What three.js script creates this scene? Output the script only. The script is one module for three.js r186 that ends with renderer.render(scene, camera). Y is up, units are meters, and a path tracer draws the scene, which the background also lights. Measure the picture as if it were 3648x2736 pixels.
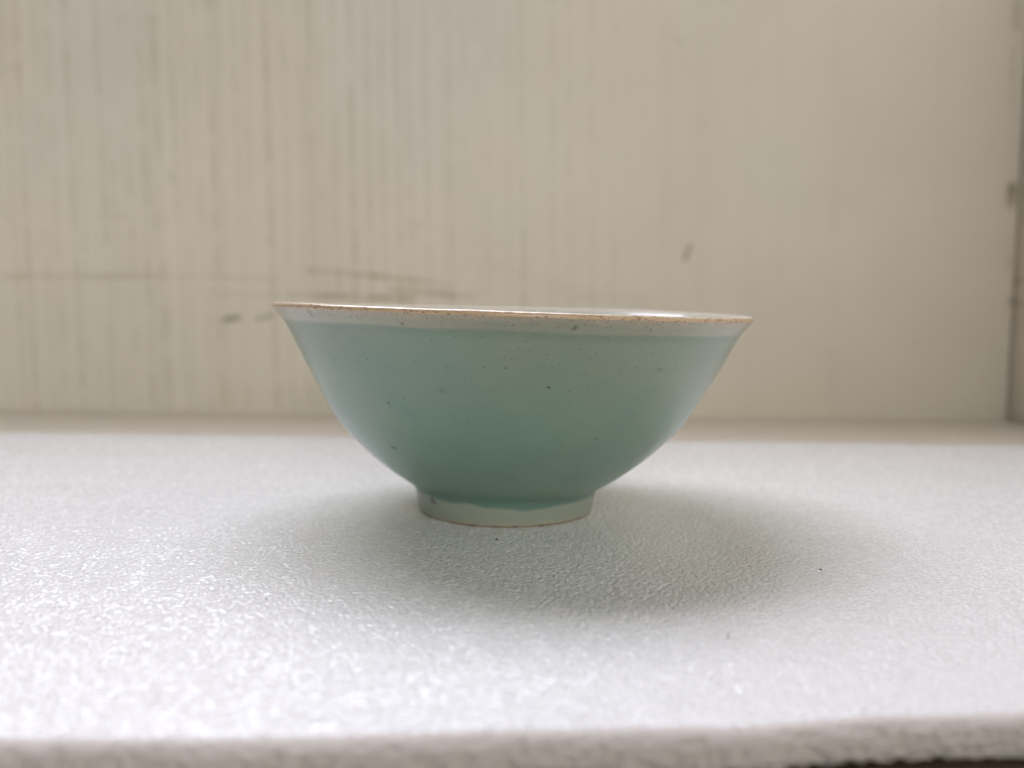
import * as THREE from 'three';
import { RoundedBoxGeometry } from 'three/addons/geometries/RoundedBoxGeometry.js';
import { RectAreaLightUniformsLib } from 'three/addons/lights/RectAreaLightUniformsLib.js';

// ---------------------------------------------------------------- camera, room light, window light, exposure
const scene = new THREE.Scene();
const W = 1024, H = 768, R = Math.PI / 180, cm = 0.01;
const camera = new THREE.PerspectiveCamera(42.5, W / H, 0.005, 20);
camera.rotation.order = 'YXZ';
camera.position.set(0.15 * cm, 5.9 * cm, 27 * cm);
camera.rotation.set(-5.16 * R, 0, 0.5 * R);
camera.focus = 0.215;
camera.userData.fStop = 9;
camera.updateMatrixWorld(true);
camera.updateProjectionMatrix();

const ROOM = [0.04, 0.038, 0.034];           // the dim, warm light of the room around the shelf
scene.background = new THREE.Color().setRGB(...ROOM);

RectAreaLightUniformsLib.init();
// two windows, both out of the frame: one high behind the bowl on the left (it casts the shadow), one larger in front, added as fill to light the wall
const WINDOWS = [
  { name: 'window', at: [-0.175, 0.66, -0.42], turn: 0.27, tilt: 0.80, w: 0.62, h: 0.42, light: 9.6, glow: 1.4, tint: [0.975, 0.97, 1.10], label: 'small daylit two pane window above and behind the bowl' },
  { name: 'window_001', at: [1.02, 0.80, 2.00], turn: Math.PI, tilt: 0, w: 2.4, h: 0.80, light: 6.2, glow: 0.7, tint: [1.0, 0.985, 0.94], label: 'wide glowing window added as fill across from the bowl to light the wall' }];
for (const v of WINDOWS) {
  const l = new THREE.RectAreaLight(new THREE.Color().setRGB(...v.tint), v.light, v.w, v.h), d = new THREE.Vector3(0, -Math.sin(v.tilt), Math.cos(v.tilt)).applyAxisAngle(new THREE.Vector3(0, 1, 0), v.turn), p = new THREE.Vector3(...v.at).addScaledVector(d, 0.02);
  l.name = v.name + '_light';
  l.position.copy(p);
  l.lookAt(p.clone().add(d));
  l.castShadow = true;
  scene.add(l);
}

const renderer = new THREE.WebGLRenderer({ antialias: true });
renderer.setSize(W, H);
renderer.toneMapping = THREE.LinearToneMapping;
renderer.toneMappingExposure = 1.0;
renderer.shadowMap.enabled = true;

// ---------------------------------------------------------------- helpers
function rng(seed) { let s = seed >>> 0; return () => { s = (s + 0x6D2B79F5) >>> 0; let t = s; t = Math.imul(t ^ (t >>> 15), t | 1); t ^= t + Math.imul(t ^ (t >>> 7), t | 61); return ((t ^ (t >>> 14)) >>> 0) / 4294967296; }; }
function hash(x, y, s) { let h = Math.imul(x | 0, 374761393) + Math.imul(y | 0, 668265263) + Math.imul(s | 0, 2147483647 ^ 974711); h = Math.imul(h ^ (h >>> 13), 1274126177); h ^= h >>> 16; h = Math.imul(h, 2246822519); return ((h ^ (h >>> 13)) >>> 0) / 4294967296; }
const sm = (t) => { t = Math.min(1, Math.max(0, t)); return t * t * (3 - 2 * t); };
const lerp = (a, b, t) => a + (b - a) * t;
const ramp = (a, b, x) => sm((x - a) / (b - a));
function noise(x, y, s = 1) {
  const xi = Math.floor(x), yi = Math.floor(y), u = sm(x - xi), v = sm(y - yi);
  return lerp(lerp(hash(xi, yi, s), hash(xi + 1, yi, s), u), lerp(hash(xi, yi + 1, s), hash(xi + 1, yi + 1, s), u), v) * 2 - 1;
}
function fbm(x, y, s, n = 4) { let a = 0, k = 0.5; for (let i = 0; i < n; i++) { a += k * noise(x, y, s + i); x *= 2.03; y *= 2.03; k *= 0.5; } return a; }
// bubbles of foam: distance to the nearest and second nearest cell centre, in cell sizes; period > 0 makes it tile
function cells(x, y, s, period = 0) {
  const xi = Math.floor(x), yi = Math.floor(y);
  let a = 9, b = 9, id = 0;
  for (let j = -1; j <= 1; j++) for (let i = -1; i <= 1; i++) {
    let cx = xi + i, cy = yi + j, kx = cx, ky = cy;
    if (period) { kx = ((cx % period) + period) % period; ky = ((cy % period) + period) % period; }
    const dx = cx + 0.1 + 0.8 * hash(kx, ky, s) - x, dy = cy + 0.1 + 0.8 * hash(kx, ky, s + 7) - y, d = dx * dx + dy * dy;
    if (d < a) { b = a; a = d; id = hash(kx, ky, s + 13); } else if (d < b) b = d;
  }
  return [Math.sqrt(a), Math.sqrt(b), id];
}
function tag(o, label, category, more = {}) { o.userData = { label, category, ...more }; return o; }
function add(name, geometry, material, parent = scene) {
  const m = new THREE.Mesh(geometry, material);
  m.name = name; m.castShadow = m.receiveShadow = true;
  parent.add(m);
  return m;
}
const toByte = (v) => { v = Math.min(1, Math.max(0, v)); return 255 * (v <= 0.0031308 ? 12.92 * v : 1.055 * Math.pow(v, 1 / 2.4) - 0.055); };
function colorTexture(w, h, f) {          // f(x, y) gives linear r, g, b
  const d = new Uint8Array(w * h * 4);
  for (let y = 0; y < h; y++) for (let x = 0; x < w; x++) {
    const c = f(x, y), k = (y * w + x) * 4;
    d[k] = toByte(c[0]); d[k + 1] = toByte(c[1]); d[k + 2] = toByte(c[2]); d[k + 3] = 255;
  }
  const t = new THREE.DataTexture(d, w, h);
  t.colorSpace = THREE.SRGBColorSpace;
  t.magFilter = THREE.LinearFilter; t.minFilter = THREE.LinearMipmapLinearFilter; t.generateMipmaps = true;
  t.wrapS = t.wrapT = THREE.RepeatWrapping; t.needsUpdate = true;
  return t;
}
function grayTexture(w, h, f) {
  const d = new Float32Array(w * h * 4);
  for (let y = 0; y < h; y++) for (let x = 0; x < w; x++) { const k = (y * w + x) * 4; d[k] = d[k + 1] = d[k + 2] = f(x, y); d[k + 3] = 1; }
  const t = new THREE.DataTexture(d, w, h, THREE.RGBAFormat, THREE.FloatType);
  t.magFilter = t.minFilter = THREE.LinearFilter; t.wrapS = t.wrapT = THREE.RepeatWrapping; t.needsUpdate = true;
  return t;
}
// a sheet of nu x nv quads from f(u, v) -> [x, y, z, s, t]
function sheet(nu, nv, f, flip = false) {
  const p = new Float32Array((nu + 1) * (nv + 1) * 3), q = new Float32Array((nu + 1) * (nv + 1) * 2), idx = new Uint32Array(nu * nv * 6);
  let k = 0, n = 0;
  for (let j = 0; j <= nv; j++) for (let i = 0; i <= nu; i++, k++) {
    const r = f(i / nu, j / nv);
    p[k * 3] = r[0]; p[k * 3 + 1] = r[1]; p[k * 3 + 2] = r[2]; q[k * 2] = r[3]; q[k * 2 + 1] = r[4];
  }
  for (let j = 0; j < nv; j++) for (let i = 0; i < nu; i++) {
    const a = j * (nu + 1) + i, b = a + 1, c = a + nu + 1, d = c + 1;
    if (flip) { idx[n++] = a; idx[n++] = c; idx[n++] = b; idx[n++] = b; idx[n++] = c; idx[n++] = d; } else { idx[n++] = a; idx[n++] = b; idx[n++] = c; idx[n++] = b; idx[n++] = d; idx[n++] = c; }
  }
  const g = new THREE.BufferGeometry();
  g.setAttribute('position', new THREE.BufferAttribute(p, 3));
  g.setAttribute('uv', new THREE.BufferAttribute(q, 2));
  g.setIndex(new THREE.BufferAttribute(idx, 1));
  g.computeVertexNormals();
  return g;
}
// where the line of sight through a point of the photograph (3648 x 2736) meets a plane or the bowl: used to measure places off the photograph
function sight(px, py) {
  const v = new THREE.Vector3(px / 1824 - 1, 1 - py / 1368, 0.5).unproject(camera).sub(camera.position).normalize();
  return v;
}
function onPlaneZ(px, py, z) { const d = sight(px, py), t = (z - camera.position.z) / d.z; return [camera.position.x + d.x * t, camera.position.y + d.y * t]; }
function onPlaneY(px, py, y) { const d = sight(px, py), t = (y - camera.position.y) / d.y; return [camera.position.x + d.x * t, camera.position.z + d.z * t]; }

// ---------------------------------------------------------------- the setting: back wall, side wall, shelf
const WALL_Z = -0.257, SHELF_Y = -0.0055, SIDE_X = 0.2685, WALL_TOP = 0.345, SIDE_TOP = 0.52;

const wallTex = (() => {
  const w = 2048, h = 1024, x0 = -0.30, x1 = SIDE_X, y0 = -0.006, y1 = 0.25, r = rng(11);
  const dark = new Float32Array(w * h), warm = new Float32Array(w * h);
  const PX = (x) => (x - x0) / (x1 - x0) * w, PY = (y) => (y - y0) / (y1 - y0) * h;
  function stroke(ax, ay, bx, by, width, depth, heat = 0, rough = 0, seed = 1) {     // metres on the wall
    const X0 = PX(ax), Y0 = PY(ay), X1 = PX(bx), Y1 = PY(by), s = width / (x1 - x0) * w, L = Math.hypot(X1 - X0, Y1 - Y0) || 1, ux = (X1 - X0) / L, uy = (Y1 - Y0) / L;
    for (let y = Math.max(0, Math.floor(Math.min(Y0, Y1) - 3 * s)); y < Math.min(h, Math.max(Y0, Y1) + 3 * s); y++) {
      let lo = Math.min(X0, X1) - 3 * s, hi = Math.max(X0, X1) + 3 * s;
      if (Math.abs(uy) > 0.7) { const xc = X0 + (y - Y0) * ux / uy; lo = xc - 4 * s; hi = xc + 4 * s; }
      for (let x = Math.max(0, Math.floor(lo)); x < Math.min(w, hi); x++) {
        const t = (x - X0) * ux + (y - Y0) * uy, q = Math.abs((x - X0) * uy - (y - Y0) * ux), e = Math.max(0, -t, t - L);
        let a = Math.exp(-(q * q + e * e) / (s * s));
        if (a < 0.01) continue;
        if (rough) a *= Math.max(0, 1 + rough * (noise(t / 34, seed * 9.7, 31) + 0.6 * noise(t / 9, q / 3 + seed * 5.1, 37)));
        dark[y * w + x] += a * depth; warm[y * w + x] += a * heat;
      }
    }
  }
  // the drawn-down streaks of the paint, closer and stronger on the left
  const at = [8, 50, 118, 160, 225, 262, 300, 335, 372, 410, 440, 484, 512, 540, 603, 640, 690, 739, 770, 825, 870, 938, 1000, 1060, 1094, 1127, 1180, 1240, 1300, 1352, 1405, 1442, 1508, 1560, 1591, 1644, 1690, 1730, 1803, 1853, 1962, 2025, 2105, 2188, 2241, 2290, 2373, 2505, 2681, 2777, 2990, 3360];
  const strong = new Set([225, 335, 540, 603, 739, 938, 50, 484, 1094, 1240, 1300, 1405, 1508, 1591, 1853, 2025, 1962]);
  at.forEach((px, k) => {
    const [ax, ay] = onPlaneZ(px, 0, WALL_Z), fade = px > 2200 ? 0.35 : px > 1500 ? 0.62 : 1, s = (strong.has(px) ? 0.095 : 0.05) * fade;
    const lean = Math.tan((1.15 + 0.25 * (r() - 0.5)) * R), top = 0.25, bottom = r() < 0.25 && !strong.has(px) ? 0.06 + 0.08 * r() : -0.006;
    stroke(ax - (top - ay) * lean, top, ax + (ay - bottom) * lean, bottom, 0.0009 + 0.0015 * r() + (px > 2300 ? 0.0018 : 0), s, s * 0.9, 0.75, k);
  });
  for (let k = 0; k < 90; k++) {                     // short faint ones between
    const x = lerp(x0, 0.05, Math.pow(r(), 1.2)), a = 0.25 * r(), b = a - 0.02 - 0.07 * r();
    stroke(x, a, x + (a - b) * 0.02, b, 0.0005 + 0.001 * r(), 0.025 + 0.025 * r(), 0.01, 0.8, 100 + k);
  }
  const mark = (ax, ay, bx, by, width, depth, heat, rough = 0.5) => { const a = onPlaneZ(ax, ay, WALL_Z), b = onPlaneZ(bx, by, WALL_Z); stroke(a[0], a[1], b[0], b[1], width, depth, heat, rough, ax); };
  // brown brush lines across, stains and knocks
  mark(0, 985, 560, 985, 0.0015, 0.13, 0.16); mark(560, 985, 1000, 990, 0.0012, 0.09, 0.08); mark(700, 1040, 1000, 1052, 0.0013, 0.09, 0.08);
  mark(1100, 965, 1340, 983, 0.0015, 0.2, 0.22); mark(1330, 984, 1610, 1016, 0.0013, 0.22, 0.28);
  mark(1390, 1032, 1680, 1057, 0.0014, 0.28, 0.26); mark(1030, 1050, 1470, 1067, 0.0016, 0.28, 0.3); mark(1607, 1045, 1607, 1072, 0.0013, 0.14, 0.08);
  mark(1420, 790, 1560, 810, 0.0016, 0.035, 0.04); mark(1600, 840, 1780, 872, 0.0018, 0.05, 0.045); mark(1700, 930, 2100, 1060, 0.004, 0.025, 0.04); mark(2000, 1045, 2300, 1075, 0.004, 0.03, 0.04);
  mark(805, 1139, 846, 1132, 0.0014, 0.75, 0.3); mark(915, 1137, 962, 1126, 0.0014, 0.45, 0.2); mark(740, 1145, 800, 1140, 0.0012, 0.07, 0.05);
  mark(2457, 878, 2440, 924, 0.0010, 0.55, 0.1, 0.2); mark(2402, 138, 2424, 152, 0.0009, 0.16, 0.06); mark(2365, 118, 2371, 122, 0.0006, 0.12, 0.04);
  mark(350, 768, 440, 772, 0.0012, 0.06, 0.03); mark(603, 615, 618, 650, 0.0013, 0.09, 0.04); mark(556, 780, 556, 812, 0.0014, 0.10, 0.04);
  mark(700, 700, 712, 770, 0.0012, 0.05, 0.02); mark(940, 860, 1000, 875, 0.0014, 0.05, 0.03); mark(0, 255, 60, 230, 0.001, 0.07, 0.03); mark(0, 700, 30, 790, 0.0012, 0.06, 0.03);
  for (const [x, y, s, d] of [[301, 887, 1, .16], [702, 843, 1, .17], [849, 1353, 1.5, .14], [488, 1196, 1, .12], [608, 1364, .7, .14], [2163, 1018, .9, .2], [3264, 1225, 1.2, .2], [3305, 1210, 1, .12], [2893, 428, 1.6, .09], [1813, 219, 1, .07], [1826, 360, 1, .05], [145, 215, .6, .1], [213, 212, .6, .1], [72, 553, .9, .08], [50, 100, .7, .12], [410, 1225, 1.3, .08], [640, 1110, 1.1, .08], [365, 1080, 1.3, .08], [3463, 835, .9, .09], [2116, 1008, .8, .07], [958, 862, 1.1, .09], [745, 4, 1.5, .12], [3380, 390, .6, .07], [3220, 105, .7, .05], [2690, 428, 1.1, .05]])
    mark(x, y, x + 2, y + 3, 0.0007 * s, d, d * 0.35, 0.2);
  for (let k = 0; k < 26; k++) { const x = 2300 * r() - 100, y = lerp(1468, 1494, x / 2200) - 16 * r(); mark(x, y, x + 40 + 260 * r(), y + 1, 0.0008 + 0.0008 * r(), 0.05 * r() + 0.02, 0.02, 0.9); }   // faint dark strokes along the foot of the wall
  // rust at the corner joint
  mark(3606, 668, 3600, 725, 0.0026, 0.5, 0.5); mark(3605, 662, 3605, 668, 0.0009, 0.3, 0.1); mark(3598, 1068, 3598, 1073, 0.0011, 0.42, 0.15); mark(3622, 20, 3618, 95, 0.0022, 0.22, 0.2); mark(3596, 925, 3596, 940, 0.0013, 0.16, 0.1);
  for (let k = 0; k < 26; k++) { const y = r() * 1500; mark(3612 - y * 0.02, y, 3612 - y * 0.02 - 1, y + 20 + 50 * r(), 0.0007, 0.12 * r(), 0.08); }
  return colorTexture(w, h, (x, y) => {
    const X = lerp(x0, x1, x / w), Y = lerp(y0, y1, y / h), k = y * w + x;
    const cloud = fbm(X * 22, Y * 22, 3, 4), hue = fbm(X * 14 + 7, Y * 11 + 3, 9, 3), fine = 0.010 * noise(x * 0.45, y * 0.11, 5) * ramp(0.1, -0.15, X) + 0.008 * noise(x * 0.9, y * 0.9, 6);
    const v = (1 + 0.045 * cloud + fine) * Math.max(0.25, 1 - dark[k]), t = warm[k];
    return [0.835 * v * (1 + 0.030 * hue), 0.778 * v * (1 - 0.10 * t), 0.664 * v * (1 - 0.03 * hue - 0.42 * t)];
  });
})();
wallTex.wrapS = wallTex.wrapT = THREE.MirroredRepeatWrapping;
const wallMat = new THREE.MeshStandardMaterial({ name: 'cream_paint', map: wallTex, roughness: 0.55 });
const gapMat = new THREE.MeshStandardMaterial({ name: 'dark_joint', color: new THREE.Color().setRGB(0.26, 0.20, 0.13), roughness: 0.9 });
function wallUv(g, ix) {                    // uv from the place on the wall, in metres
  const p = g.attributes.position, q = g.attributes.uv;
  for (let i = 0; i < p.count; i++) q.setXY(i, (p.getComponent(i, ix) + 0.30) / (SIDE_X + 0.30), (p.getY(i) + 0.006) / 0.256);
  return g;
}
{
  const g = new THREE.BoxGeometry(1.10, WALL_TOP - SHELF_Y + 0.003, 0.05);
  g.translate(SIDE_X - 0.0011 - 0.55, (WALL_TOP + SHELF_Y - 0.003) / 2, WALL_Z - 0.025);
  const wall = add('back_wall', wallUv(g, 0), wallMat);
  tag(wall, 'cream painted back wall with thin vertical streaks behind the bowl', 'wall', { kind: 'structure' });
}
{
  // the side panel leans a little; a worn dark joint runs down the corner
  const n = 60, s = new THREE.Shape();
  const front = WALL_Z + 1.0;  // carried forward past the shelf and upward, out of view, to shade the back wall
  s.moveTo(SIDE_X, -front);
  for (let i = 0; i <= n; i++) s.lineTo(SIDE_X, lerp(-front, -WALL_Z + 0.05, i / n));
  s.lineTo(SIDE_X + 0.03, -WALL_Z + 0.05); s.lineTo(SIDE_X + 0.03, -front);
  const g = new THREE.ExtrudeGeometry(s, { depth: SIDE_TOP - SHELF_Y - 0.0008, bevelEnabled: false });
  g.rotateX(-Math.PI / 2); g.translate(0, SHELF_Y + 0.0008, 0);
  const p = g.attributes.position;
  for (let i = 0; i < p.count; i++) p.setX(i, p.getX(i) + (p.getY(i)) * 0.002);
  g.computeVertexNormals();
  const uv = g.attributes.uv;
  for (let i = 0; i < p.count; i++) uv.setXY(i, 1.6 + (p.getZ(i) - WALL_Z) / 0.562, (p.getY(i) + 0.006) / 0.256);
  tag(add('side_wall', g, new THREE.MeshStandardMaterial({ name: 'cream_side_paint', map: wallTex, roughness: 0.55 })), 'cream painted side wall meeting the back wall at the right edge', 'wall', { kind: 'structure' });
}
{
  const j = new THREE.BoxGeometry(0.008, WALL_TOP - SHELF_Y, 0.02).translate(SIDE_X, (WALL_TOP + SHELF_Y) / 2, WALL_Z - 0.013);
  tag(add('wall_joint', j, gapMat), 'narrow dark brown joint line down the corner of the two walls', 'joint', { kind: 'structure' });
}
const shelfTex = colorTexture(512, 512, (x, y) => { const a = fbm(x / 60, y / 60, 41, 4), b = 0.015 * noise(x * 0.6, y * 0.6, 44); const v = 1 + 0.05 * a + b; return [0.72 * v, 0.67 * v, 0.565 * v]; });
const shelfMat = new THREE.MeshStandardMaterial({ name: 'cream_shelf_paint', map: shelfTex, roughness: 0.5 });
const WOOD_Z = 0.112;
{
  const g = new THREE.BoxGeometry(1.14, 0.03, WOOD_Z - WALL_Z + 0.055);
  g.translate(SIDE_X + 0.03 - 0.57, SHELF_Y - 0.015, (WOOD_Z + WALL_Z - 0.055) / 2);
  const p = g.attributes.position, q = g.attributes.uv;
  for (let i = 0; i < p.count; i++) q.setXY(i, p.getX(i) / 0.2, (p.getZ(i) + p.getY(i)) / 0.2);
  tag(add('shelf', g, shelfMat), 'cream painted shelf board showing between the foam and the back wall', 'shelf', { kind: 'structure' });
}
{
  const tex = colorTexture(1024, 256, (x, y) => {
    const warp = 5 * fbm(x / 240, y / 40, 51, 3), g = 0.5 + 0.5 * Math.sin(y / 7 + warp * 2.2), f = 0.5 + 0.5 * noise(x / 46, y * 0.9, 52), v = 0.55 + 0.5 * g * 0.5 + 0.35 * f;
    return [0.100 * v, 0.066 * v, 0.041 * v];
  });
  const g = new RoundedBoxGeometry(1.14, 0.03, 0.10, 3, 0.003);
  g.translate(SIDE_X + 0.03 - 0.57, SHELF_Y - 0.0154, WOOD_Z + 0.0505);
  const p = g.attributes.position, q = g.attributes.uv;
  for (let i = 0; i < p.count; i++) q.setXY(i, p.getX(i) / 0.3, (p.getZ(i) + p.getY(i)) / 0.08);
  tag(add('wood_edge', g, new THREE.MeshStandardMaterial({ name: 'dark_wood', map: tex, roughness: 0.45 })), 'dark brown wooden front edge of the shelf under the foam', 'wooden edge', { kind: 'structure' });
}

// ---------------------------------------------------------------- the windows
for (const v of WINDOWS) {
  const t = new THREE.Group(); t.name = v.name; t.position.set(...v.at); t.rotation.order = 'YXZ'; t.rotation.set(v.tilt, v.turn, 0);
  tag(t, v.label, 'window', { group: 'windows lighting the shelf' });
  scene.add(t);
  const frame = new THREE.MeshStandardMaterial({ name: 'white_frame', color: new THREE.Color().setRGB(0.75, 0.75, 0.73), roughness: 0.4 });
  const glow = new THREE.MeshStandardMaterial({ name: 'daylight_pane', color: 0x222222, emissive: new THREE.Color().setRGB(...v.tint), emissiveIntensity: v.glow, roughness: 0.2 });
  const { w, h } = v, b = 0.035;
  for (const s of [-1, 1]) {
    add('pane', new THREE.BoxGeometry(w / 2 - 0.012, h, 0.004).translate(s * (w / 4 + 0.006), 0, 0), glow, t);
    add('frame', new THREE.BoxGeometry(b, h, 0.03).translate(s * (w / 2 + b / 2 + 0.001), 0, 0), frame, t);
    add('frame', new THREE.BoxGeometry(w + 2 * b, b, 0.03).translate(0, s * (h / 2 + b / 2 + 0.001), 0), frame, t);
  }
  add('mullion', new THREE.BoxGeometry(0.022, h, 0.022), frame, t);
}

// ---------------------------------------------------------------- the foam sheet
const foamTop = (x, z) => {
  const u = x / 0.00125, v = z / 0.00125, w = 0.35 * noise(u / 2.3, v / 2.3, 61), c = cells(u + w, v - w, 63), f = cells(u * 1.9 + 7, v * 1.9, 68);
  return 0.00034 * (0.25 + 0.95 * c[2]) * (Math.exp(-c[0] * c[0] * 3.4) - 0.45) + 0.00007 * f[2] * Math.exp(-f[0] * f[0] * 3.2) + 0.00022 * fbm(x / 0.022, z / 0.016, 65, 3);
};
const foamBack = (x) => lerp(-0.140, -0.125, (x + 0.25) / 0.5) + 0.0007 * fbm(x / 0.03, 1.5, 66, 3);
const foamFront = (x) => 0.1436 - 0.0060 * ramp(0.012, 0.075, x) + 0.0042 * ramp(0.02, -0.055, x) - 0.004 * ramp(0.05, 0.25, x) + 0.002 * ramp(-0.02, -0.25, x) + 0.0010 * fbm(x / 0.018, 4.5, 67, 4);
const FOAM_X0 = -0.30, FOAM_X1 = 0.250, EDGE_R = 0.0038;
{
  const foam = new THREE.Group(); foam.name = 'foam_sheet'; scene.add(foam);
  tag(foam, 'white packing foam sheet with a pebbled skin under the bowl', 'foam sheet');
  const period = 84, tile = period * 0.00125, bumpN = 2048, fineN = 148;      // fine pebbles of 0.7 mm
  const fine = new Float32Array(bumpN * bumpN);
  for (let y = 0; y < bumpN; y++) for (let x = 0; x < bumpN; x++) {
    const c = cells(x / bumpN * fineN, y / bumpN * fineN, 71, fineN);
    fine[y * bumpN + x] = 0.00017 * (0.15 + 1.1 * c[2] * c[2]) * Math.exp(-c[0] * c[0] * 3.2);
  }
  const pebbles = (() => {                                        // as a map of their slopes
    const d = new Uint8Array(bumpN * bumpN * 4), step = tile / bumpN, at = (x, y) => fine[((y + bumpN) % bumpN) * bumpN + (x + bumpN) % bumpN];
    for (let y = 0; y < bumpN; y++) for (let x = 0; x < bumpN; x++) {
      const sx = (at(x + 1, y) - at(x - 1, y)) / (2 * step), sy = (at(x, y + 1) - at(x, y - 1)) / (2 * step), l = 1 / Math.hypot(sx, sy, 1), k = (y * bumpN + x) * 4;
      d[k] = 127.5 - 127.5 * sx * l; d[k + 1] = 127.5 - 127.5 * sy * l; d[k + 2] = 127.5 + 127.5 * l; d[k + 3] = 255;
    }
    const t = new THREE.DataTexture(d, bumpN, bumpN);
    t.magFilter = THREE.LinearFilter; t.minFilter = THREE.LinearMipmapLinearFilter; t.generateMipmaps = true; t.wrapS = t.wrapT = THREE.RepeatWrapping; t.needsUpdate = true;
    return t;
  })();
  const tone = colorTexture(1024, 1024, (x, y) => { const c = cells(x / 1024 * period, y / 1024 * period, 71, period), v = 0.89 + 0.02 * (c[2] - 0.5); return [v, v * 0.998, v * 0.99]; });
  const skin = new THREE.MeshPhysicalMaterial({ name: 'foam_skin', map: tone, normalMap: pebbles, roughness: 0.2, specularIntensity: 0.8, clearcoat: 0.22, clearcoatRoughness: 0.12 });
  // finest where the sheet is nearest and sharpest, coarser far back and out to the sides
  add('top_skin', sheet(1130, 860, (u, v) => {
    const t = 0.985 * v + 0.015 * v * v * v, zt = lerp(-0.135, 0.141, 0.45 * (1 - Math.pow(1 - t, 2)) + 0.55 * t), half = 0.095 + 0.55 * (0.141 - zt) * 0.95;
    const k = u * 2 - 1, m = 0.88, x = Math.abs(k) < m ? k / m * Math.min(half, 0.24) : Math.sign(k) * lerp(Math.min(half, 0.24), k < 0 ? -FOAM_X0 : FOAM_X1, (Math.abs(k) - m) / (1 - m));
    const z = lerp(foamBack(x) + 0.002, foamFront(x) - EDGE_R, (zt + 0.135) / 0.276);
    return [x, foamTop(x, z), z, x / tile, -z / tile];
  }, true), skin, foam);
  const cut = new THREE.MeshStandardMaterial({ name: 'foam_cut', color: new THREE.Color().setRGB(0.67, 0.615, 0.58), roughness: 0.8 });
  const drop = -SHELF_Y - EDGE_R;                                 // height of the straight part of the cut
  const edge = (front) => sheet(1800, 44, (u, v) => {
    const x = lerp(FOAM_X0, FOAM_X1, u), s = v * (EDGE_R * 1.57 + drop), low = 0.0004 * fbm(x / 0.006, front ? 2 : 8, 81, 3);
    let dz, dy, nz, ny;
    if (s < EDGE_R * 1.57) { const a = s / EDGE_R; nz = Math.sin(a); ny = Math.cos(a); dz = EDGE_R * nz; dy = EDGE_R * (ny - 1); } else { nz = 1; ny = 0; const q = s - EDGE_R * 1.57; dz = EDGE_R - 0.55 * q; dy = -EDGE_R - q; }
    const c = cells(x / 0.0021, s / 0.0016, 83), pit = ramp(0.1, 0.8, v) * 0.0014 * Math.pow(1 - Math.min(1, c[0] * 1.35), 1.4) * (c[2] > 0.35 ? 1 : 0.2);
    const z0 = front ? foamFront(x) - EDGE_R : foamBack(x) + 0.002, k = front ? 1 : -0.002 / EDGE_R, bulge = 0.0003 * fbm(x / 0.004, s / 0.003, 85, 3) * v;
    const top = foamTop(x, z0) * (1 - ramp(0.1, 0.6, v));
    return [x, Math.max(SHELF_Y + 0.0001, dy + top - ny * pit + ramp(0.5, 1, v) * low), z0 + (dz - nz * pit + bulge) * k, x / tile, s / tile];
  }, front);
  add('cut_edge', edge(true), cut, foam);
  add('cut_edge', edge(false), cut, foam);
}

// ---------------------------------------------------------------- the bowl
// outer profile in cm: radius, height, from the joint with the foot up to the lip
const OUT = [[2.55, 0.70], [2.66, 0.78], [3.14, 1.10], [3.62, 1.47], [4.07, 1.87], [4.57, 2.39], [4.89, 2.85], [5.25, 3.49], [5.58, 4.08], [5.86, 4.62], [6.08, 5.02], [6.28, 5.26], [6.39, 5.40]];
const IN = [[6.21, 5.41], [6.04, 5.20], [5.84, 4.88], [5.55, 4.32], [5.20, 3.60], [4.80, 3.00], [4.30, 2.42], [3.70, 1.90], [3.00, 1.45], [2.00, 1.12], [1.00, 1.02], [0.0, 1.0]];
const FOOT = [[2.56, 0.72], [2.50, 0.62], [2.46, 0.48], [2.43, 0.32], [2.395, 0.16], [2.37, 0.05]];
const spline = (pts) => new THREE.CatmullRomCurve3(pts.map(([x, y]) => new THREE.Vector3(x, y, 0)), false, 'centripetal');
const outCurve = spline(OUT), inCurve = spline(IN), footCurve = spline(FOOT);
// hand thrown: the bowl leans to the right on its foot and the lip waves a little
function place(r, y, f) {
  const k = ramp(0.3, 5.0, y), wob = 1 + 0.004 * k * (noise(f * 1.3 + 9, 0.5, 91) + 0.5 * Math.sin(2 * f + 1));
  let x = r * wob * Math.sin(f), z = r * wob * Math.cos(f), h = y;
  h += -0.0200 * x * ramp(0.2, 1.0, y) + 0.022 * k * noise(f * 2.1 + 5, 2.5, 92) + 0.008 * k * noise(f * 7 + 3, 2.5, 93);
  h += k * (0.008 * z - 0.028 * Math.sin(2 * f));
  x += 0.15 * k;
  return [x * cm, h * cm, z * cm];
}
function revolve(curve, nf, nv, close, span = 1) {
  const pts = curve.getSpacedPoints ? curve.getSpacedPoints(nv) : curve;
  return sheet(nf, nv, (u, v) => { const p = pts[Math.round(v * nv)], f = (u * 2 - 1) * Math.PI; return [...place(p.x, p.y, f), u * span - (span - 1) / 2, v]; }, close);
}
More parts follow.
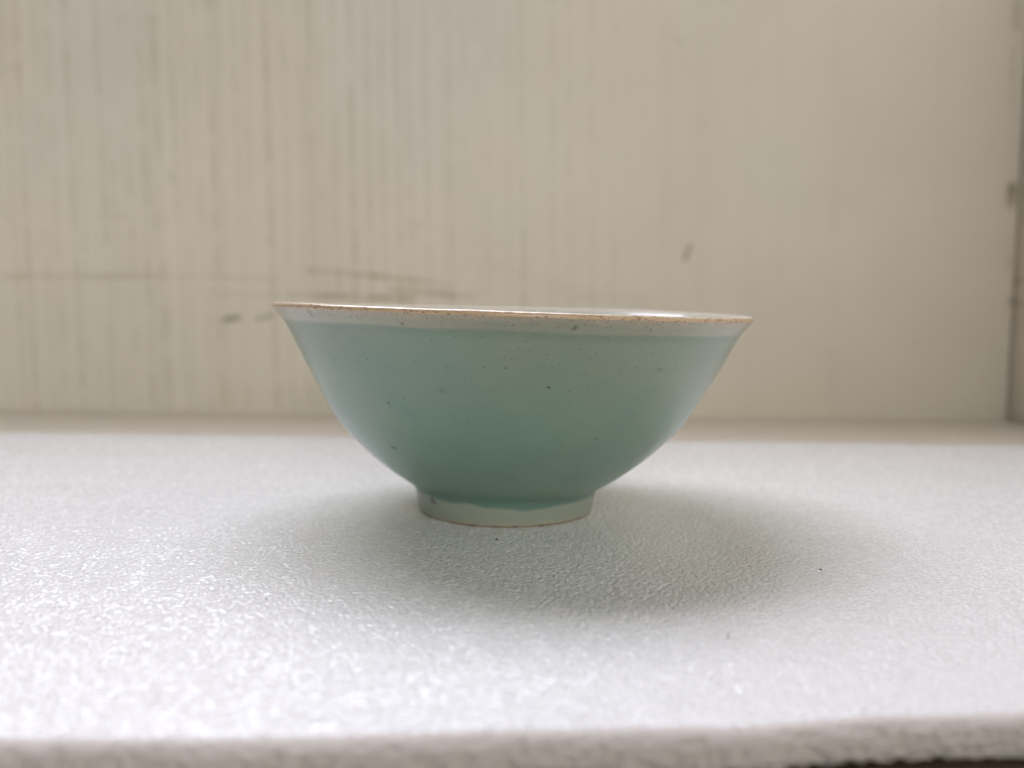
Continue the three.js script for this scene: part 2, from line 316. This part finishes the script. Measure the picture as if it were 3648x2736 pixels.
// a point of the photograph on the front of the bowl -> (angle, height in cm)
function onBowl(px, py) {
  const d = sight(px, py), o = camera.position, radius = (y) => { let i = 0; const P = y < 0.72 ? [[2.37, 0], [2.56, 0.72]] : OUT; while (i < P.length - 2 && P[i + 1][1] < y) i++; return lerp(P[i][0], P[i + 1][0], (y - P[i][1]) / (P[i + 1][1] - P[i][1])); };
  for (let t = 0.18; t < 0.30; t += 0.0001) {
    const x = (o.x + d.x * t) / cm, y0 = (o.y + d.y * t) / cm, z = (o.z + d.z * t) / cm, k = ramp(0.3, 5, y0), y = y0 + 0.02 * x;
    if (y > 0 && y < 5.5 && Math.hypot(x - 0.15 * k, z) < radius(y)) return [Math.atan2(x - 0.15 * k, z), y];
  }
  return null;
}
{
  const bowl = new THREE.Group(); bowl.name = 'bowl'; scene.add(bowl);
  tag(bowl, 'pale green celadon bowl with a brown edged lip standing on white foam', 'bowl');

  // glaze: colour by height and angle with specks; specks and marks are measured off the photograph
  const TW = 2048, TH = 1024, y0 = 0.70, y1 = 5.40, N = 400, pts = outCurve.getSpacedPoints(N), vOf = (y) => { let i = 0; while (i < N && pts[i].y < y) i++; return i / N; }, yAt = Float32Array.from({ length: TH }, (_, j) => { const p = j / (TH - 1) * N, i = Math.min(N - 1, Math.floor(p)); return lerp(pts[i].y, pts[i + 1].y, p - i); }), rAt = Float32Array.from({ length: TH }, (_, j) => pts[Math.round(j / (TH - 1) * N)].x);
  const speck = new Float32Array(TW * TH), brown = new Float32Array(TW * TH), r = rng(5);
  function dot(f, y, size, depth, heat = 0.5, sx = 1, sy = 1, turn = 0) {    // cm
    const u = (f / Math.PI + 0.5) * TW, v = vOf(y) * (TH - 1), j = Math.round(v), rad = rAt[Math.min(TH - 1, Math.max(0, j))] || 4, px = TW / (Math.PI * rad), py = TH / 7.1, m = Math.ceil(size * 3 * Math.max(px * sx, py * sy, 1)) + 1, c = Math.cos(turn), s = Math.sin(turn);
    for (let b = -m; b <= m; b++) for (let a = -m; a <= m; a++) {
      const X = Math.round(u) + a, Y = j + b;
      if (X < 0 || X >= TW || Y < 0 || Y >= TH) continue;
      const dx = (X - u) / px, dy = (Y - v) / py, e = (dx * c + dy * s) / sx, g = (-dx * s + dy * c) / sy, q = Math.exp(-(e * e + g * g) / (size * size));
      if (q > 0.02) { speck[Y * TW + X] = Math.max(speck[Y * TW + X], q * depth); brown[Y * TW + X] = Math.max(brown[Y * TW + X], q * heat); }
    }
  }
  for (let k = 0; k < 4200; k++) {                        // iron specks, thicker towards the lip
    const y = r() < 0.62 ? y0 + (y1 - y0) * r() : y1 - 1.6 * r() * r(), big = Math.pow(r(), 7);
    dot((r() - 0.5) * Math.PI, y, 0.007 + 0.007 * r() + 0.008 * big, 0.10 + 0.32 * r() * r() + 0.35 * big, 0.3 + 0.6 * r());
  }
  for (let k = 0; k < 700; k++) dot((r() - 0.5) * Math.PI, 5.38 - 0.26 * r() * r(), 0.008 + 0.012 * r(), 0.2 + 0.35 * r(), 0.8);
  const mark = (px, py, size, depth, heat, sx, sy, turn) => { const h = onBowl(px, py); if (h) dot(h[0], h[1], size, depth, heat, sx, sy, turn); };
  mark(1110, 1137, 0.035, 0.8, 0.3, 0.8, 2.6, 0.6); mark(1098, 1118, 0.07, 0.30, 0.2, 0.9, 2, 0.5); mark(1433, 1165, 0.055, 0.5, 2.2); mark(1405, 1599, 0.05, 0.9, 0.7, 1.7, 0.8, -0.4); mark(1408, 1596, 0.03, 0.9, 0.9);
  mark(1952, 1388, 0.032, 0.95, 0.2); mark(1385, 1444, 0.03, 0.8, 0.2); mark(2121, 1567, 0.025, 0.8, 0.2); mark(2345, 1319, 0.026, 0.9, 0.1); mark(2352, 1320, 0.07, 0.16, 0.1, 2); mark(2045, 1178, 0.05, 0.62, 0.6, 1, 1.6, -0.6); mark(2048, 1172, 0.025, 0.85, 0.6);
  mark(1180, 1280, 0.09, 0.14, 0.0, 0.6, 2.6, 0.45); mark(1575, 1398, 0.09, 0.2, 0.1); mark(1820, 1704, 0.04, 0.4, 0.3, 2.5, 0.5); mark(1630, 1748, 0.04, 0.45, 1.4, 1.5, 0.7); mark(2062, 1758, 0.04, 0.7, 0.9, 1.2, 0.7, 0.4); mark(1800, 1320, 0.025, 0.7, 0.2); mark(1440, 1426, 0.022, 0.7, 0.3); mark(1726, 1320, 0.02, 0.7, 0.3); mark(2360, 1154, 0.026, 0.75, 0.3); mark(2315, 1184, 0.026, 0.7, 0.3); mark(1309, 1290, 0.02, 0.6, 1);
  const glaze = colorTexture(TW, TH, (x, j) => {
    const f = (x / TW - 0.5) * Math.PI, y = yAt[j], k = j * TW + x, a = fbm(f * 2.6, y * 0.7, 101, 3), b = fbm(f * 9, y * 2.6, 103, 3), c = noise(x * 0.5, j * 0.5, 105);
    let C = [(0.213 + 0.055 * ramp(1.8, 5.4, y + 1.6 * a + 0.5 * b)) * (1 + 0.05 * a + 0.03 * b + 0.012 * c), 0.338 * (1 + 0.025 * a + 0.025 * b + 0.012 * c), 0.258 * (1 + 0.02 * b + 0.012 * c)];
    // thin glaze on the lip: a paler, pinkish band with its own lower edge
    const edge = 5.085 + 0.02 * noise(f * 3, 1, 107) + 0.008 * noise(f * 14, 1, 108), band = ramp(edge - 0.05, edge + 0.03, y) * (0.62 + 0.2 * noise(f * 2.2, 3, 109)), lip = ramp(5.22 + 0.05 * noise(f * 12, 2, 110), 5.40, y);
    const roll = Math.exp(-Math.pow((y - edge + 0.10) / 0.09, 2)) * 0.10;     // the glaze gathers just under it
    C = C.map((v, i) => lerp(v, [0.50, 0.455, 0.345][i], band * 0.9));
    C = C.map((v, i) => lerp(v, [0.60, 0.48, 0.36][i], lip * (0.62 + 0.25 * noise(f * 17, 4, 111))));
    C = [C[0] * (1 - roll), C[1] * (1 - 0.6 * roll), C[2] * (1 - 0.7 * roll)];
    // thick, greener glaze pooled over the foot, darkened further for the shade there
    const poolShade = ramp(1.08, 0.74, y);
    C = [C[0] * (1 - 0.26 * poolShade), C[1] * (1 - 0.14 * poolShade), C[2] * (1 - 0.16 * poolShade)];
    const s = Math.min(0.95, speck[k]), t = Math.min(1, brown[k]);
    return [C[0] * (1 - s) + 0.05 * s * t, C[1] * (1 - s) + 0.03 * s * t - 0.01 * t * s, C[2] * (1 - s * 1.0) * (1 - 0.25 * Math.min(1, brown[k] * s))];
  });
  const peel = grayTexture(1024, 512, (x, y) => 0.5 + 0.35 * fbm(x / 14, y / 14, 115, 3) + 0.15 * noise(x / 2.5, y / 2.5, 117));
  glaze.wrapS = THREE.MirroredRepeatWrapping;
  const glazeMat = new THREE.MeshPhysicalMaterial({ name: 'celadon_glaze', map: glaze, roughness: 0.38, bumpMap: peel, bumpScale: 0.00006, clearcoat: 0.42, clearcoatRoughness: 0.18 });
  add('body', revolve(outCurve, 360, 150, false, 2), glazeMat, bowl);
  const inCurveWavy = (u, v) => { const p = inPts[Math.round(v * 90)], f = (u * 2 - 1) * Math.PI; return [...place(p.x + 0.02 * noise(f * 9, 1, 151) * ramp(0.15, 0.02, v), p.y, f), u, v]; }, inPts = inCurve.getSpacedPoints(90);
  const inMat = new THREE.MeshPhysicalMaterial({ name: 'inner_glaze', color: new THREE.Color().setRGB(0.55, 0.60, 0.54), roughness: 0.2, clearcoat: 0.8, clearcoatRoughness: 0.08, bumpMap: peel, bumpScale: 0.0001 });
  add('interior', sheet(480, 90, inCurveWavy, false), inMat, bowl);

  // the lip: rounded, thin glaze burnt brown
  const lipPts = []; for (let i = 0; i <= 16; i++) { const a = lerp(-0.35, Math.PI + 0.35, i / 16); lipPts.push(new THREE.Vector3(6.305 + 0.098 * Math.cos(a), 5.418 + 0.085 * Math.sin(a), 0)); }
  const lipSpeck = []; { const q = rng(23); for (let k = 0; k < 900; k++) lipSpeck.push([q() * 2048, 40 * Math.pow(q(), 1.4), 0.8 + 2.2 * Math.pow(q(), 5), 0.4 + 0.5 * q()]); }
  const lipDark = new Float32Array(2048 * 64);
  for (const [u, v, s, d] of lipSpeck) for (let b = -6; b <= 6; b++) for (let a = -6; a <= 6; a++) { const X = Math.round(u + a), Y = Math.round(v + b); if (X >= 0 && X < 2048 && Y >= 0 && Y < 64) lipDark[Y * 2048 + X] = Math.max(lipDark[Y * 2048 + X], d * Math.exp(-((X - u) ** 2 + ((Y - v) / 2) ** 2) / (s * s))); }
  const lipTex = colorTexture(2048, 64, (x, y) => {
    const f = (x / 2048 * 2 - 1) * Math.PI, v = y / 63, top = ramp(0.26 + 0.06 * noise(f * 9, 1, 121), 0.46, v), p = 0.5 + 0.5 * fbm(f * 11, v * 2, 123, 3), q = noise(x / 2.2, y / 5, 125), d = 1 - lipDark[y * 2048 + x];
    const lo = [lerp(0.66, 0.74, p), lerp(0.46, 0.57, p), lerp(0.27, 0.37, p)], hi = [0.78, 0.70, 0.57];
    return lo.map((c, i) => lerp(c, hi[i], top) * (1 + 0.05 * q) * (i ? d * (0.8 + 0.2 * d) : 0.15 + 0.85 * d));
  });
  add('rim', sheet(720, 16, (u, v) => { const p = lipPts[Math.round(v * 16)], f = (u * 2 - 1) * Math.PI; return [...place(p.x, p.y, f), u, v]; }, false),
    new THREE.MeshPhysicalMaterial({ name: 'burnt_lip', map: lipTex, roughness: 0.38, bumpMap: grayTexture(2048, 32, (x, y) => 0.5 + 0.4 * noise(x / 3, y / 4, 127) + 0.1 * noise(x / 17, y / 9, 128)), bumpScale: 0.00012, clearcoat: 0.5, clearcoatRoughness: 0.2 }), bowl);

  // the foot ring: pale where the glaze ran thin but toned down for the shade under the bowl, a wavy edge of pooled glaze above, orange clay where it stands
  const footMarks = [[1536, 1780, 0.030, 0.06, 0.92], [1544, 1789, 0.024, 0.035, 0.92], [1529, 1789, 0.014, 0.025, 0.7], [1502, 1764, 0.02, 0.05, 0.35], [2062, 1759, 0.012, 0.02, 0.6], [1809, 1850, 0.014, 0.02, 0.2]].map(([x, y, ...m]) => [...(onBowl(x, y) ?? [9, 9]), ...m]);
  const footTex = colorTexture(2048, 128, (x, y) => {
    const f = (x / 2048 * 2 - 1) * Math.PI, h = lerp(0.72, 0.05, y / 127), line = 0.575 + 0.045 * Math.sin(f * 3.1 - 2.0) + 0.05 * noise(f * 5, 1, 131) - 0.02, poolShade = ramp(line - 0.06, line + 0.04, h), a = fbm(f * 6, h * 5, 133, 3), clay = ramp(0.16 + 0.05 * noise(f * 6, 1, 135), 0.07, h) * 0.35;
    const chip = Math.max(...footMarks.map(([mf, mh, sf, sh, k]) => k * Math.exp(-(((f - mf) / sf) ** 2 + ((h - mh) / sh) ** 2))));
    const lo = [0.36 * (1 + 0.04 * a), 0.405 * (1 + 0.03 * a), 0.325], hi = [0.15, 0.27, 0.21];
    return lo.map((c, i) => lerp(lerp(c, [0.55, 0.42, 0.28][i], clay), hi[i], poolShade) * (1 - chip) + chip * [0.05, 0.03, 0.015][i]);
  });
  const foot = add('foot', revolve(footCurve, 240, 24, true), new THREE.MeshPhysicalMaterial({ name: 'foot_glaze', map: footTex, roughness: 0.36, clearcoat: 0.4, clearcoatRoughness: 0.2, bumpMap: peel, bumpScale: 0.00006 }), bowl);
  const clayTex = colorTexture(1024, 32, (x, y) => { const p = 0.5 + 0.5 * fbm(x / 26, y / 8, 137, 4), d = noise(x / 9, 3, 139) > 0.75 ? 0.35 : 1; return [lerp(0.30, 0.52, p) * d, lerp(0.21, 0.38, p) * d, lerp(0.12, 0.26, p) * d]; });
  const ring = [[2.37, 0.05], [2.345, 0.02], [2.26, -0.01], [2.05, -0.012], [1.95, 0.02], [1.90, 0.25], [1.8, 0.45], [0.9, 0.55], [0.0, 0.56]].map(([x, y]) => new THREE.Vector3(x, y, 0));
  add('foot_edge', sheet(240, ring.length - 1, (u, v) => { const p = ring[Math.round(v * (ring.length - 1))], f = (u * 2 - 1) * Math.PI; return [...place(p.x, p.y, f), u * 1, v]; }, true), new THREE.MeshStandardMaterial({ name: 'fired_clay', map: clayTex, roughness: 0.85 }), foot);
}

// ---------------------------------------------------------------- grit and a fibre lying on the foam
{
  const ink = new THREE.MeshStandardMaterial({ name: 'black_grit', color: new THREE.Color().setRGB(0.02, 0.02, 0.018), roughness: 0.5 });
  const grain = (px, py, size, label, seed) => {
    const [x, z] = onPlaneY(px, py, 0), g = new THREE.IcosahedronGeometry(size, 2), p = g.attributes.position;
    for (let i = 0; i < p.count; i++) { const k = 1 + 0.22 * noise(p.getX(i) / size * 1.4 + seed, p.getY(i) / size * 1.4 + p.getZ(i) / size, 141); p.setXYZ(i, p.getX(i) * k * 1.15, p.getY(i) * k * 0.8, p.getZ(i) * k); }
    g.computeVertexNormals();
    const m = add('grit', g, ink);
    m.name = seed > 1 ? 'grit_00' + (seed - 1) : 'grit';
    m.position.set(x, foamTop(x, z) + size * 0.55, z);
    tag(m, label, 'grit', { group: 'grains of grit on the foam' });
  };
  grain(1770, 1924, 0.00026, 'round black grain of grit on the foam just in front of the foot', 1);
  grain(2923, 2031, 0.00022, 'small black grain of grit on the foam right of the shadow', 2);
  grain(949, 2137, 0.00016, 'tiny dark grain of grit on the bright foam left of the shadow', 3);
  grain(1241, 1881, 0.00013, 'tiny dark grain of grit left of the foot at the shadow', 4);
  const pts = [[2588, 2282], [2592, 2277], [2595, 2270], [2597, 2260]].map(([a, b]) => { const [x, z] = onPlaneY(a, b, 0); return new THREE.Vector3(x, foamTop(x, z) + 0.0002, z); });
  tag(add('fibre', new THREE.TubeGeometry(new THREE.CatmullRomCurve3(pts), 16, 0.00006, 6), new THREE.MeshStandardMaterial({ name: 'grey_fibre', color: new THREE.Color().setRGB(0.12, 0.11, 0.10), roughness: 0.8 })), 'short curved dark fibre lying on the foam at lower right', 'fibre');
}

renderer.render(scene, camera);
